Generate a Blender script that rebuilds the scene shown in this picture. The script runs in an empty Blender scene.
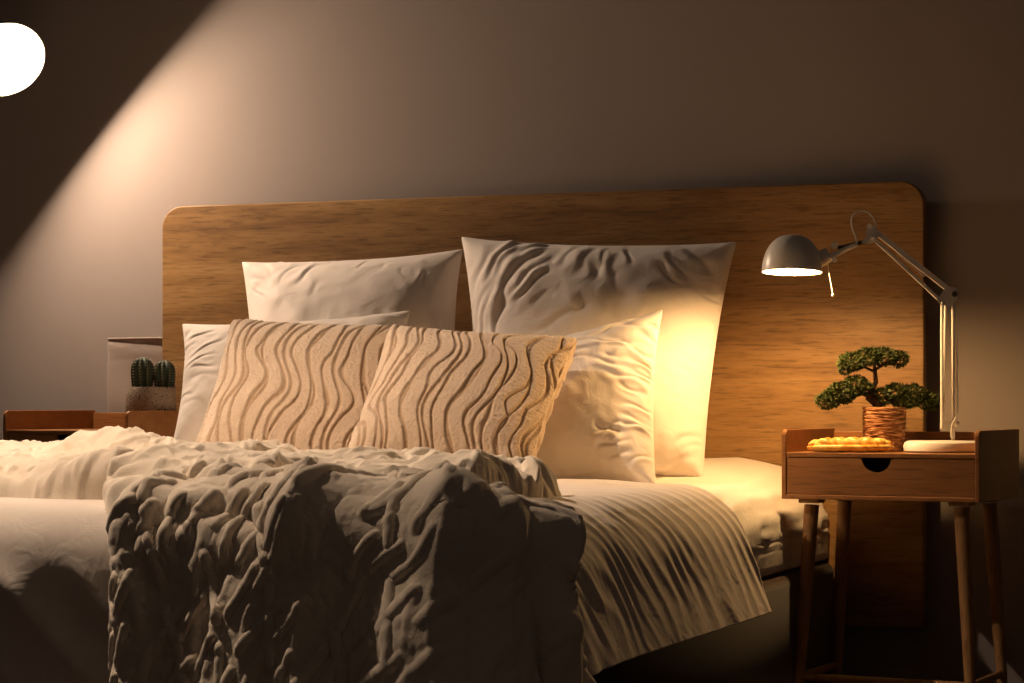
import bpy, bmesh, math, random
import numpy as np
from mathutils import Vector, Matrix
random.seed(7)
PI = math.pi
col = bpy.context.scene.collection

# ------------------------------------------------------------------ camera
TH = math.radians(21.2); F = 2300.0; HZ = 401.0
CAM = np.array([1.857, -4.895, .70])
RR = np.array([math.cos(TH), math.sin(TH), 0]); VV = np.array([-math.sin(TH), math.cos(TH), 0]); UU = np.array([0, 0, 1.0])
def ray(x, y): return VV + RR*(x-512)/F + UU*(HZ-y)/F
def atY(x, y, Y):
    d = ray(x, y); return CAM + d*((Y-CAM[1])/d[1])
def atZ(x, y, Z): return CAM + ray(x, y)*Z
def atX(x, y, X):
    d = ray(x, y); return CAM + d*((X-CAM[0])/d[0])

cd = bpy.data.cameras.new('camera'); cam = bpy.data.objects.new('camera', cd); col.objects.link(cam)
cam.location = CAM; cam.rotation_euler = (PI/2, 0, TH)
cd.sensor_width = 36; cd.lens = F*36/1024; cd.shift_y = (HZ-341.5)/1024
cd.clip_start = .05
cd.dof.use_dof = False
bpy.context.scene.camera = cam

# ------------------------------------------------------------------ materials
def mat(name, color=(.5,.5,.5), rough=.6, metal=0, sheen=0, spec=.5, emit=None, strength=0):
    m = bpy.data.materials.new(name); m.use_nodes = True
    b = m.node_tree.nodes['Principled BSDF']
    b.inputs['Base Color'].default_value = (*color, 1); b.inputs['Roughness'].default_value = rough
    b.inputs['Metallic'].default_value = metal
    b.inputs['Specular IOR Level'].default_value = spec
    b.inputs['Sheen Weight'].default_value = sheen
    if emit:
        b.inputs['Emission Color'].default_value = (*emit, 1); b.inputs['Emission Strength'].default_value = strength
    return m
class NT:
    def __init__(s, m): s.m = m; s.t = m.node_tree; s.b = s.t.nodes['Principled BSDF']
    def n(s, ty, **kw):
        nd = s.t.nodes.new(ty)
        for k, v in kw.items():
            if k in nd.inputs: nd.inputs[k].default_value = v
            else: setattr(nd, k, v)
        return nd
    def l(s, a, b): s.t.links.new(a, b)
    def ramp(s, fac, stops):
        r = s.n('ShaderNodeValToRGB'); e = r.color_ramp.elements
        while len(e) < len(stops): e.new(.5)
        for q, (p, c) in zip(e, stops): q.position = p; q.color = (*c, 1)
        s.l(fac, r.inputs['Fac']); return r
    def noise(s, vec, scale, detail=3, rough=.5, dist=0):
        n = s.n('ShaderNodeTexNoise', Scale=scale, Detail=detail, Roughness=rough, Distortion=dist)
        s.l(vec, n.inputs['Vector']); return n
    def mapped(s, sc=(1,1,1), rot=(0,0,0), kind='Object'):
        tc = s.n('ShaderNodeTexCoord'); mp = s.n('ShaderNodeMapping', Scale=sc, Rotation=rot)
        s.l(tc.outputs[kind], mp.inputs['Vector']); return mp.outputs['Vector']
    def bump(s, h, strength=.3, dist=.002, prev=None):
        b = s.n('ShaderNodeBump', Strength=strength, Distance=dist); s.l(h, b.inputs['Height'])
        if prev: s.l(prev.outputs[0], b.inputs['Normal'])
        s.l(b.outputs[0], s.b.inputs['Normal']); return b

def wood(name, c0, c1, c2, grain=(1.2, 30, 30), rough=.5, bump=.12, seed=0.0, knots=True):
    m = mat(name, rough=rough, spec=.35); t = NT(m)
    v = t.mapped(grain)
    off = t.n('ShaderNodeVectorMath', operation='ADD'); off.inputs[1].default_value = (seed, seed*1.7, seed*.6); t.l(v, off.inputs[0])
    v = off.outputs[0]
    n1 = t.noise(v, 1.0, 6, .62, .35)
    n2 = t.noise(v, 4.5, 5, .7, .1)
    mix = t.n('ShaderNodeMix', data_type='FLOAT'); mix.inputs[0].default_value = .42
    t.l(n1.outputs['Fac'], mix.inputs[2]); t.l(n2.outputs['Fac'], mix.inputs[3])
    vb = t.mapped(tuple(g*q for g, q in zip(grain, (.32, .30, .30)))); nb = t.noise(vb, 1.0, 4, .6, 1.2)
    mx2 = t.n('ShaderNodeMix', data_type='FLOAT'); mx2.inputs[0].default_value = .38
    t.l(mix.outputs[0], mx2.inputs[2]); t.l(nb.outputs['Fac'], mx2.inputs[3]); mix = mx2
    r = t.ramp(mix.outputs[0], [(.36, c0), (.5, c1), (.63, c2)])
    # thin dark pores
    v2 = t.mapped(tuple(g*q for g, q in zip(grain, (2.2, 3.5, 3.5))))
    n3 = t.noise(v2, 2.2, 3, .6)
    pr = t.ramp(n3.outputs['Fac'], [(.36, (.55,.55,.55)), (.46, (1,1,1))])
    mm = t.n('ShaderNodeMix', data_type='RGBA', blend_type='MULTIPLY'); mm.inputs[0].default_value = .8
    t.l(r.outputs[0], mm.inputs[6]); t.l(pr.outputs[0], mm.inputs[7])
    t.l(mm.outputs[2], t.b.inputs['Base Color'])
    t.bump(n3.outputs['Fac'], bump, .001)
    return m

def fabric(name, color, rough=.85, sheen=.15, weave=900, wr=0.0):
    m = mat(name, color, rough, sheen=sheen, spec=.2); t = NT(m)
    v = t.mapped((1,1,1))
    n = t.noise(v, weave, 2, .6)
    b = t.bump(n.outputs['Fac'], .12, .0006)
    if wr:
        n2 = t.noise(v, 16, 3, .55, .9)
        t.bump(n2.outputs['Fac'], wr, .012, b)
    return m

M = {}
M['oak'] = wood('oak_panel', (.16,.080,.026), (.29,.158,.055), (.40,.235,.090), (3.0, 26, 26), .5, .2)
M['stand'] = wood('bamboo_wood', (.23,.095,.028), (.29,.125,.040), (.33,.148,.050), (3, 40, 40), .42, .05, 3.1)
M['stand_in'] = M['stand']
M['leg'] = wood('leg_wood', (.27,.135,.05), (.34,.18,.072), (.38,.21,.085), (30, 30, 3), .45, .05, 5.3)
M['dark'] = mat('dark_void', (.015,.01,.008), .8)
M['white'] = fabric('white_cotton', (.83,.75,.675), wr=.25)
M['duvet'] = fabric('cream_duvet_cotton', (.78,.70,.63), wr=.22)
M['sheet'] = fabric('cream_sheet_cotton', (.82,.76,.68), wr=.2)
M['metal'] = mat('cream_lacquered_steel', (.86,.82,.74), .32, spec=.5)
M['chrome'] = mat('steel', (.6,.58,.55), .3, 1.0)
M['blackp'] = mat('black_plastic', (.03,.025,.02), .5)
M['base'] = fabric('dark_brown_bed_cloth', (.030,.013,.006), weave=500)
M['bulb_warm'] = mat('warm_bulb_glass', (1,.9,.75), .4, emit=(1,.58,.23), strength=1950)
M['bulb_left'] = mat('floor_lamp_bulb_glass', (1,.95,.9), .4, emit=(1,.73,.52), strength=2100)
M['bulb_bed_fill'] = mat('bed_fill_bulb_glass', (1,.95,.9), .4, emit=(1,.72,.5), strength=8200)  # bulb of the added out-of-frame head that lights the bed
M['inner'] = mat('white_enamel', (.9,.87,.82), .5)
M['outer'] = mat('shade_enamel', (.25,.22,.19), .5)

def wall_mat():
    m = mat('grey_plaster', (.31,.264,.240), .9, spec=.15); t = NT(m)
    v = t.mapped((1,1,1)); n = t.noise(v, 60, 4, .6); t.bump(n.outputs['Fac'], .05, .002)
    return m
M['wall'] = wall_mat()
M['floor'] = wood('dark_floor_boards', (.035,.02,.012), (.06,.035,.02), (.08,.045,.028), (1.5, 14, 14), .45, .1, 9)

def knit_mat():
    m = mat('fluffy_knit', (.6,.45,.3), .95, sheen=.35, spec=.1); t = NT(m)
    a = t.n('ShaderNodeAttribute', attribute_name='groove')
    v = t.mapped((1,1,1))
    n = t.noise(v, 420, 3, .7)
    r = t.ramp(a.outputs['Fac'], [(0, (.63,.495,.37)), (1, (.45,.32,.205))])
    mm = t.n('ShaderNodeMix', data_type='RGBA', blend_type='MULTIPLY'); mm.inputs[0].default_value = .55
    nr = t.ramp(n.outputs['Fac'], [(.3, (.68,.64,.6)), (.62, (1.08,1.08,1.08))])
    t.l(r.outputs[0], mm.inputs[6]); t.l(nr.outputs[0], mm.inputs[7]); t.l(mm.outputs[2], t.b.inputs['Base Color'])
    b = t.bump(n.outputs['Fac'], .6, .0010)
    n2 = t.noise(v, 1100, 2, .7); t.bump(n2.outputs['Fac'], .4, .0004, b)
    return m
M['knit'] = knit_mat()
def fleece_mat():
    m = mat('cream_fleece', (.84,.74,.61), .95, sheen=.3, spec=.1); t = NT(m)
    v = t.mapped((1,1,1)); n = t.noise(v, 300, 3, .7); b = t.bump(n.outputs['Fac'], .6, .0011)
    n2 = t.noise(v, 90, 3, .6); t.bump(n2.outputs['Fac'], .4, .0025, b)
    return m
M['fleece'] = fleece_mat()

# ------------------------------------------------------------------ object helpers
def link(name, me, m, parent=None, smooth=True):
    if m is not None:
        for q in (m if isinstance(m, (list, tuple)) else [m]): me.materials.append(q)
    if smooth:
        me.polygons.foreach_set('use_smooth', [True]*len(me.polygons))
    o = bpy.data.objects.new(name, me); col.objects.link(o)
    if parent is not None: o.parent = parent
    return o
def tag(o, label=None, cat=None, group=None, kind=None):
    if label: o['label'] = label
    if cat: o['category'] = cat
    if group: o['group'] = group
    if kind: o['kind'] = kind
    return o
def empty(name, loc=(0,0,0), rz=0):
    o = bpy.data.objects.new(name, None); col.objects.link(o); o.location = loc; o.rotation_euler = (0,0,rz)
    o.empty_display_size = .05
    return o
def obj(name, bm, m, parent=None, smooth=False, angle=None):
    me = bpy.data.meshes.new(name); bmesh.ops.recalc_face_normals(bm, faces=bm.faces[:]); bm.to_mesh(me); bm.free()
    o = link(name, me, m, parent, smooth)
    if angle is not None:
        me.polygons.foreach_set('use_smooth', [True]*len(me.polygons))
        me.set_sharp_from_angle(angle=angle)
    return o
def box(bm, lo, hi, bev=0, seg=2, mx=None):
    r = bmesh.ops.create_cube(bm, size=1)
    vs = r['verts']
    s = [hi[i]-lo[i] for i in range(3)]; c = [(hi[i]+lo[i])/2 for i in range(3)]
    for v in vs: v.co = Vector((v.co.x*s[0]+c[0], v.co.y*s[1]+c[1], v.co.z*s[2]+c[2]))
    if bev:
        es = list({e for v in vs for e in v.link_edges})
        r2 = bmesh.ops.bevel(bm, geom=es, offset=bev, segments=seg, affect='EDGES', profile=.5)
        vs = [v for v in r2['verts']] + [v for v in vs if v.is_valid]
        vs = list({v for v in vs if v.is_valid})
    if mx is not None:
        for v in vs: v.co = mx @ v.co
    return vs
def tube(bm, pts, rad, seg=10, closed_ends=True):
    pts = [Vector(p) for p in pts]; n = len(pts)
    if not hasattr(rad, '__len__'): rad = [rad]*n
    rings = []; prev = None
    for i, p in enumerate(pts):
        d = (pts[min(i+1, n-1)] - pts[max(i-1, 0)]).normalized()
        if prev is None:
            a = d.orthogonal().normalized()
        else:
            a = (prev - d*prev.dot(d)); a = a.normalized() if a.length > 1e-6 else d.orthogonal().normalized()
        prev = a; b = d.cross(a)
        rings.append([bm.verts.new(p + (a*math.cos(2*PI*k/seg) + b*math.sin(2*PI*k/seg))*rad[i]) for k in range(seg)])
    for i in range(n-1):
        for k in range(seg):
            bm.faces.new((rings[i][k], rings[i][(k+1)%seg], rings[i+1][(k+1)%seg], rings[i+1][k]))
    if closed_ends:
        bm.faces.new(rings[0][::-1]); bm.faces.new(rings[-1])
def lathe(bm, prof, seg=32, mx=None, close=False):
    rings = []
    for r, z in prof:
        if r < 1e-6:
            v = bm.verts.new((0,0,z)); rings.append([v]*seg)
        else: rings.append([bm.verts.new((r*math.cos(2*PI*k/seg), r*math.sin(2*PI*k/seg), z)) for k in range(seg)])
    nn = len(rings) if close else len(rings)-1
    for i in range(nn):
        A, B = rings[i], rings[(i+1) % len(rings)]
        for k in range(seg):
            q = []
            for v in (A[k], A[(k+1)%seg], B[(k+1)%seg], B[k]):
                if v not in q: q.append(v)
            if len(q) > 2: bm.faces.new(q)
    if mx is not None:
        for v in {v for r in rings for v in r}: v.co = mx @ v.co
def ball(bm, c, r, u=12, v=8):
    q = bmesh.ops.create_uvsphere(bm, u_segments=u, v_segments=v, radius=r)['verts']
    for w in q: w.co += Vector(c)
def grid_mesh(name, P, m, parent=None, attr=None, uv=True):
    n, k = P.shape[:2]
    idx = np.arange(n*k).reshape(n, k)
    f = np.stack([idx[:-1,:-1], idx[1:,:-1], idx[1:,1:], idx[:-1,1:]], -1).reshape(-1, 4)
    return np_mesh(name, P.reshape(-1, 3), f, m, parent, None if attr is None else attr.reshape(-1))
def np_mesh(name, V, f, m, parent=None, attr=None):
    me = bpy.data.meshes.new(name)
    me.vertices.add(len(V)); me.vertices.foreach_set('co', V.astype(np.float32).ravel())
    me.loops.add(f.size); me.loops.foreach_set('vertex_index', f.astype(np.int32).ravel())
    me.polygons.add(len(f)); me.polygons.foreach_set('loop_start', np.arange(0, f.size, 4, dtype=np.int32))
    me.update(calc_edges=True); me.validate()
    if attr is not None:
        a = me.attributes.new('groove', 'FLOAT', 'POINT'); a.data.foreach_set('value', attr.astype(np.float32))
    return link(name, me, m, parent)

# ------------------------------------------------------------------ cloth solver (position based, on grids)
def sl(P, ax, a, b, st): return P[a:b:st] if ax == 0 else P[:, a:b:st]
def proj(A, B, L, k, lim=None):
    d = B - A; n = np.sqrt((d*d).sum(-1)) + 1e-12
    e = n - L
    if lim == 'max': e = np.maximum(e, 0)
    c = (d * (.5*k*e/n)[..., None]); A += c; B -= c
def springs(P, L, kb=.05, ks=.35):
    # L: dict of rest lengths; structural, shear, bend
    for ax in (0, 1):
        n = P.shape[ax]
        for o in (0, 1):
            A = sl(P, ax, o, n-1, 2); B = sl(P, ax, o+1, n, 2); m = min(A.shape[ax], B.shape[ax])
            proj(sl(A, ax, 0, m, 1), sl(B, ax, 0, m, 1), sl(L['s%d' % ax], ax, o, n-1, 2), 1.0)
    for o in (0, 1):
        A = P[o:-1:2]; B = P[o+1::2]; m = min(len(A), len(B)); A = A[:m]; B = B[:m]
        proj(A[:, :-1], B[:, 1:], L['d1'][o::2][:m], ks)
        proj(A[:, 1:], B[:, :-1], L['d2'][o::2][:m], ks)
    for ax in (0, 1):
        n = P.shape[ax]
        for o in range(4):
            A = sl(P, ax, o, n-2, 4); B = sl(P, ax, o+2, n, 4); m = min(A.shape[ax], B.shape[ax])
            if m: proj(sl(A, ax, 0, m, 1), sl(B, ax, 0, m, 1), sl(sl(L['b%d' % ax], ax, o, n-2, 4), ax, 0, m, 1), kb)
def rest(Q, ex=1.0, ey=1.0):
    # Q: planar rest layout (n,k,3); ex/ey multiply lengths along axis 0/1
    d = lambda a, b: np.sqrt(((a-b)**2).sum(-1))
    ex = np.broadcast_to(ex, Q.shape[:2]); ey = np.broadcast_to(ey, Q.shape[:2])
    L = {'s0': d(Q[1:], Q[:-1])*ex[:-1], 's1': d(Q[:, 1:], Q[:, :-1])*ey[:, :-1]}
    em = ((ex+ey)/2)[:-1, :-1]
    L['d1'] = d(Q[:-1, :-1], Q[1:, 1:])*em; L['d2'] = d(Q[:-1, 1:], Q[1:, :-1])*em
    L['b0'] = d(Q[2:], Q[:-2])*ex[:-2]; L['b1'] = d(Q[:, 2:], Q[:, :-2])*ey[:, :-2]
    return L
def smooth_noise(rng, n, k, cell, ang=0, aniso=1, NX=None):
    u, v = np.meshgrid(np.arange(n), np.arange(k), indexing='ij')
    ca, sa = math.cos(ang), math.sin(ang)
    a = (u*ca + v*sa)/cell; b = (-u*sa + v*ca)/(cell*aniso)
    a = a - a.min(); b = b - b.min()
    G = rng.normal(size=(int(a.max())+3, int(b.max())+3))
    ia, ib = a.astype(int), b.astype(int); fa, fb = a-ia, b-ib
    fa = fa*fa*(3-2*fa); fb = fb*fb*(3-2*fb)
    return (G[ia,ib]*(1-fa)*(1-fb)+G[ia+1,ib]*fa*(1-fb)+G[ia,ib+1]*(1-fa)*fb+G[ia+1,ib+1]*fa*fb)
def push_box(P, X, lo, hi, r, fr=.6):
    # keep P outside a rounded box; X = previous positions for friction
    c = (lo+hi)/2; h = (hi-lo)/2 - r
    q = np.abs(P-c) - h; s = np.sign(P-c); s[s == 0] = 1
    o = np.maximum(q, 0); ol = np.sqrt((o*o).sum(-1)); mx = q.max(-1)
    d = ol + np.minimum(mx, 0) - r
    n = np.where(ol[..., None] > 1e-9, o/(ol[..., None]+1e-12), (q == mx[..., None])*1.0)*s
    hit = d < 0
    P -= n*np.where(hit, d, 0)[..., None]
    dx = P - X; t = dx - n*(dx*n).sum(-1)[..., None]
    P -= t*np.where(hit, fr, 0)[..., None]

def smst(a, b, x):
    t = np.clip((x-a)/(b-a), 0, 1); return t*t*(3-2*t)
def upsample(P, k):
    # smooth (Catmull-Rom) upsampling of a grid by k along both axes
    for ax in (0, 1):
        Q = np.moveaxis(P, ax, 0); n = len(Q)
        E = np.concatenate([2*Q[:1]-Q[1:2], Q, 2*Q[-1:]-Q[-2:-1]])
        t = np.arange((n-1)*k+1)/k; i = np.minimum(t.astype(int), n-2); f = (t-i).reshape((-1,)+(1,)*(Q.ndim-1))
        a, b, c, d = E[i], E[i+1], E[i+2], E[i+3]
        R = .5*(2*b + (c-a)*f + (2*a-5*b+4*c-d)*f*f + (3*b-a-3*c+d)*f**3)
        P = np.moveaxis(R, 0, ax)
    return P
def normals(P):
    du = np.gradient(P, axis=0); dv = np.gradient(P, axis=1)
    n = np.cross(du, dv); return n/(np.sqrt((n*n).sum(-1))[..., None]+1e-12)

def blur(A, it=1):
    for _ in range(it):
        B = np.pad(A, ((1,1),(1,1)) + ((0,0),)*(A.ndim-2), mode='edge')
        A = (B[1:-1,1:-1]*4 + B[:-2,1:-1] + B[2:,1:-1] + B[1:-1,:-2] + B[1:-1,2:])/8
    return A
def pillow_sim(w, h, thick, n, k, seed, steps=90, its=7, press=1.0, loose=1.015, noise=.004, kb=.03):
    rng = np.random.default_rng(seed)
    u, v = np.meshgrid(np.linspace(-w/2, w/2, n), np.linspace(-h/2, h/2, k), indexing='ij')
    Q = np.stack([u, v, 0*u], -1)
    L = rest(Q, loose, loose)
    U, Vv = u/(w/2), v/(h/2)
    H = thick/2*np.sqrt(np.clip((1-np.abs(U)**2.6)*(1-np.abs(Vv)**2.6), 0, 1))
    Hc = np.clip(H*1.25+.006, 0, 1)
    F_, B_ = Q.copy(), Q.copy()
    F_[..., 2] = H*.9 + noise*smooth_noise(rng, n, k, 4)*(H > 0)
    B_[..., 2] = -(H*.9 + noise*smooth_noise(rng, n, k, 4)*(H > 0))
    S = [F_, B_]; O = [F_.copy(), B_.copy()]
    pmap = 1+.25*smooth_noise(rng, n, k, 9)
    edge = np.zeros((n, k), bool); edge[0] = edge[-1] = True; edge[:, 0] = edge[:, -1] = True
    p0 = .00032*press
    for st in range(steps):
        for q in (0, 1):
            P, o = S[q], O[q]
            vel = (P-o)*.90; o[:] = P
            nn = normals(P); 
            if q: nn = -nn
            z = np.abs(P[..., 2]); f = np.clip(1 - (z/(Hc+1e-6))**2, -.8, 1)
            P += vel + nn*(p0*pmap*f)[..., None]
        for it in range(its):
            for q in (0, 1): springs(S[q], L, kb, .25)
            e = (S[0][edge]+S[1][edge])/2; e[:, 2] *= .6
            S[0][edge] = e; S[1][edge] = e
            S[0][..., 2] = np.maximum(S[0][..., 2], 0.0*H); S[1][..., 2] = np.minimum(S[1][..., 2], 0)
            e = (S[0][edge]+S[1][edge])/2; S[0][edge] = e; S[1][edge] = e
    return S[0], S[1]
def place_pillow(S, c, w, h, sag=.35, bulge=1.0, fl=0, str8=.5):
    """c = TL, TR, BL, BR world corners of the seam. local u: left-right, v: bottom-top."""
    TL, TR, BL, BR = [np.array(q, float) for q in c]
    out = []
    nrm = np.cross(TR-TL + BR-BL, TL-BL + TR-BR); nrm /= np.linalg.norm(nrm)   # points towards the camera
    x0, x1 = S[0][0,0,0], S[0][-1,0,0]; y0, y1 = S[0][0,0,1], S[0][0,-1,1]
    for P in S:
        a = (P[..., 0]-x0)/(x1-x0); b = (P[..., 1]-y0)/(y1-y0)
        ug, vg = np.meshgrid(np.linspace(0, 1, P.shape[0]), np.linspace(0, 1, P.shape[1]), indexing='ij')
        a = (1-str8)*a + str8*ug; b = (1-str8)*b + str8*vg
        A = a[..., None]; B = b[..., None]
        base = BL*(1-A)*(1-B) + BR*A*(1-B) + TL*(1-A)*B + TR*A*B
        zz = P[..., 2]*bulge*(1 + sag*(.5-np.clip(b, 0, 1)))
        bend = -fl*4*np.clip(b,0,1)*(1-np.clip(b,0,1))
        out.append(base + nrm*(zz+bend)[..., None])
    return out
def pillow_mesh(name, FB, m, parent=None, attrs=None):
    Fp, Bp = FB; n, k = Fp.shape[:2]
    idx = np.arange(n*k).reshape(n, k); idb = np.full((n, k), -1)
    idb[0], idb[-1], idb[:, 0], idb[:, -1] = idx[0], idx[-1], idx[:, 0], idx[:, -1]
    inner = np.arange((n-2)*(k-2)).reshape(n-2, k-2) + n*k; idb[1:-1, 1:-1] = inner
    V = np.concatenate([Fp.reshape(-1, 3), Bp[1:-1, 1:-1].reshape(-1, 3)])
    q = lambda I: np.stack([I[:-1,:-1], I[1:,:-1], I[1:,1:], I[:-1,1:]], -1).reshape(-1, 4)
    f = np.concatenate([q(idx), q(idb)[:, ::-1]])
    at = None
    if attrs is not None: at = np.concatenate([attrs[0].reshape(-1), attrs[1][1:-1, 1:-1].reshape(-1)])
    return np_mesh(name, V, f, m, parent, at)

# ------------------------------------------------------------------ the room
HBY = -.06      # front face of the headboard; the wall is y = 0
bm = bmesh.new(); box(bm, (-4.2, 0, 0), (3.0, .12, 2.7)); tag(obj('wall_back', bm, M['wall']), kind='structure')
bm = bmesh.new(); box(bm, (-4.2, -6.0, -.1), (3.0, 0, 0)); tag(obj('floor', bm, M['floor']), kind='structure')
bm = bmesh.new(); box(bm, (-4.2, -.014, 0), (3.0, 0, .08), .003); tag(obj('baseboard_back', bm, M['wall']), kind='structure')

# ------------------------------------------------------------------ the bed
BX, BF, BT = .71, -2.06, .533   # half width, foot y, top height
bed = empty('bed', (0, -1.0, 0)); tag(bed, 'low dark bed with a wide rounded oak veneer headboard against the grey wall', 'bed')
def rounded_panel(bm, x0, x1, z0, z1, y0, y1, r, bev):
    pts = [(x0, z0), (x1, z0)]
    for k in range(13):
        a = PI/2*k/12; pts.append((x1-r+r*math.cos(a), z1-r+r*math.sin(a)))
    for k in range(13):
        a = PI/2+PI/2*k/12; pts.append((x0+r+r*math.cos(a), z1-r+r*math.sin(a)))
    vs = [bm.verts.new((x, y0, z)) for x, z in pts]; f = bm.faces.new(vs)
    r_ = bmesh.ops.extrude_face_region(bm, geom=[f]); ex = [v for v in r_['geom'] if isinstance(v, bmesh.types.BMVert)]
    for v in ex: v.co.y = y1
    bm.normal_update()
bm = bmesh.new()
hl, hr = atY(162, 207, HBY), atY(924, 180, HBY)
rounded_panel(bm, hl[0], hr[0], .22, (hl[2]+hr[2])/2, -.058, -.026, .052, 0)
bmesh.ops.translate(bm, verts=bm.verts[:], vec=(0, 1.0-.002, 0))
hb = obj('headboard', bm, M['oak'], bed, angle=.6); hb['label'] = 'wide oak veneer headboard with rounded top corners'
mod = hb.modifiers.new('bevel', 'BEVEL'); mod.width = .003; mod.segments = 2; mod.limit_method = 'ANGLE'
for x in (-.62, .62):
    bm = bmesh.new(); box(bm, (x-.03, -.0255+1.0, .2), (x+.03, -.001+1.0, 1.0), .002)
    obj('headboard_bracket', bm, M['dark'], bed)
bm = bmesh.new(); box(bm, (-BX-.015, BF-.01+1.0, .09), (BX+.015, -.062+1.0, .355), .02, 3)
obj('bed_base', bm, M['base'], bed, angle=.6)
for x in (-BX+.08, BX-.08):
    for y in (BF+1.0+.1, .78):
        bm = bmesh.new(); lathe(bm, [(0,0),(.02,0),(.026,.09),(0,.09)], 16, Matrix.Translation((x, y, 0))); obj('leg', bm, M['dark'], bed, angle=.6)

# mattress in its fitted sheet: a soft rounded slab with creases
def softbox(lo, hi, r, nx, ny, nz):
    bm = bmesh.new(); box(bm, lo, hi)
    return bm
def mattress():
    rng = np.random.default_rng(3)
    n, k = 150, 200
    # profile across the width: from right under edge, over the top, to the left under edge
    zb = .36; r = .10
    prof = []
    W = BX; T = BT
    for t in np.linspace(0, 1, n):
        prof.append(t)
    segs = [(W-.06, zb, 'a'), ]
    pts = []
    pts += [(W-.08, zb)] + [(W-.012+.012*math.sin(a), zb+.012-.012*math.cos(a)) for a in np.linspace(0, PI/2, 5)]
    pts += [(W, z) for z in np.linspace(zb+.02, T-r, 10)]
    pts += [(W-r+r*math.cos(a), T-r+r*math.sin(a)) for a in np.linspace(.12, PI/2, 12)]
    pts += [(x, T) for x in np.linspace(W-r-.012, 0, 60)]
    pts += [(-x, z) for x, z in pts[::-1][1:]]
    pts = np.array(pts); n = len(pts)
    ys = np.concatenate([np.linspace(-.066, -1.1, 170), np.linspace(-1.12, BF+.02, 50)]); k = len(ys)
    P = np.zeros((n, k, 3)); P[..., 0] = pts[:, :1]; P[..., 2] = pts[:, 1:]; P[..., 1] = ys
    X, Y, Z = P[..., 0], P[..., 1], P[..., 2]
    crown = .050*smst(-.50, -.10, Y)*np.clip((BX-np.abs(X))/.20, 0, 1)**.7*np.clip((Z-.45)/.1, 0, 1)
    P[..., 2] += crown
    rf = .12; df = np.clip(Y-(BF+.02), 0, rf)
    P[..., 2] -= (rf - np.sqrt(rf*rf-(rf-df)**2))*np.clip((Z-zb-.02)/(T-zb-.02), 0, 1)
    nn = -normals(P)
    side = np.clip((np.abs(X)-(BX-.16))/.12, 0, 1)
    # gathered creases that run along the length of the bed on the rolled side edge
    arc = np.concatenate([[0], np.cumsum(np.sqrt((np.diff(pts, axis=0)**2).sum(-1)))])[:, None]
    ph = smooth_noise(rng, n, k, 22)*1.2 + smooth_noise(rng, n, k, 7)*.5
    cre = np.sin(arc/.018*2*PI/1.0*1.0 + ph + (Y+.1)*9)
    amp = .0042*side*np.clip((Y+1.0)/.2, 0, 1)*np.clip((Z-.40)/.04, 0, 1)*(.6+.4*smooth_noise(rng, n, k, 12))
    wr = .003*smooth_noise(rng, n, k, 10, .5, 3)
    P += nn*(cre*amp + wr*np.clip((Z-.4)/.05, 0, 1))[..., None]
    # lift the sheet hem a little towards the head end, as in the sag of the sheet
    idx = np.arange(n*k).reshape(n, k)
    f = np.stack([idx[:-1,:-1], idx[1:,:-1], idx[1:,1:], idx[:-1,1:]], -1).reshape(-1, 4)
    o = np_mesh('mattress', P.reshape(-1, 3), f[:, ::-1], M['sheet'])
    # close the shell
    b2 = bmesh.new(); b2.from_mesh(o.data)
    be = [e for e in b2.edges if e.is_boundary]
    bmesh.ops.holes_fill(b2, edges=be); b2.to_mesh(o.data); b2.free()
    return o
tag(mattress(), 'mattress in a creased cream fitted sheet, bare between the pillows and the nightstand', 'mattress')

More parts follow.
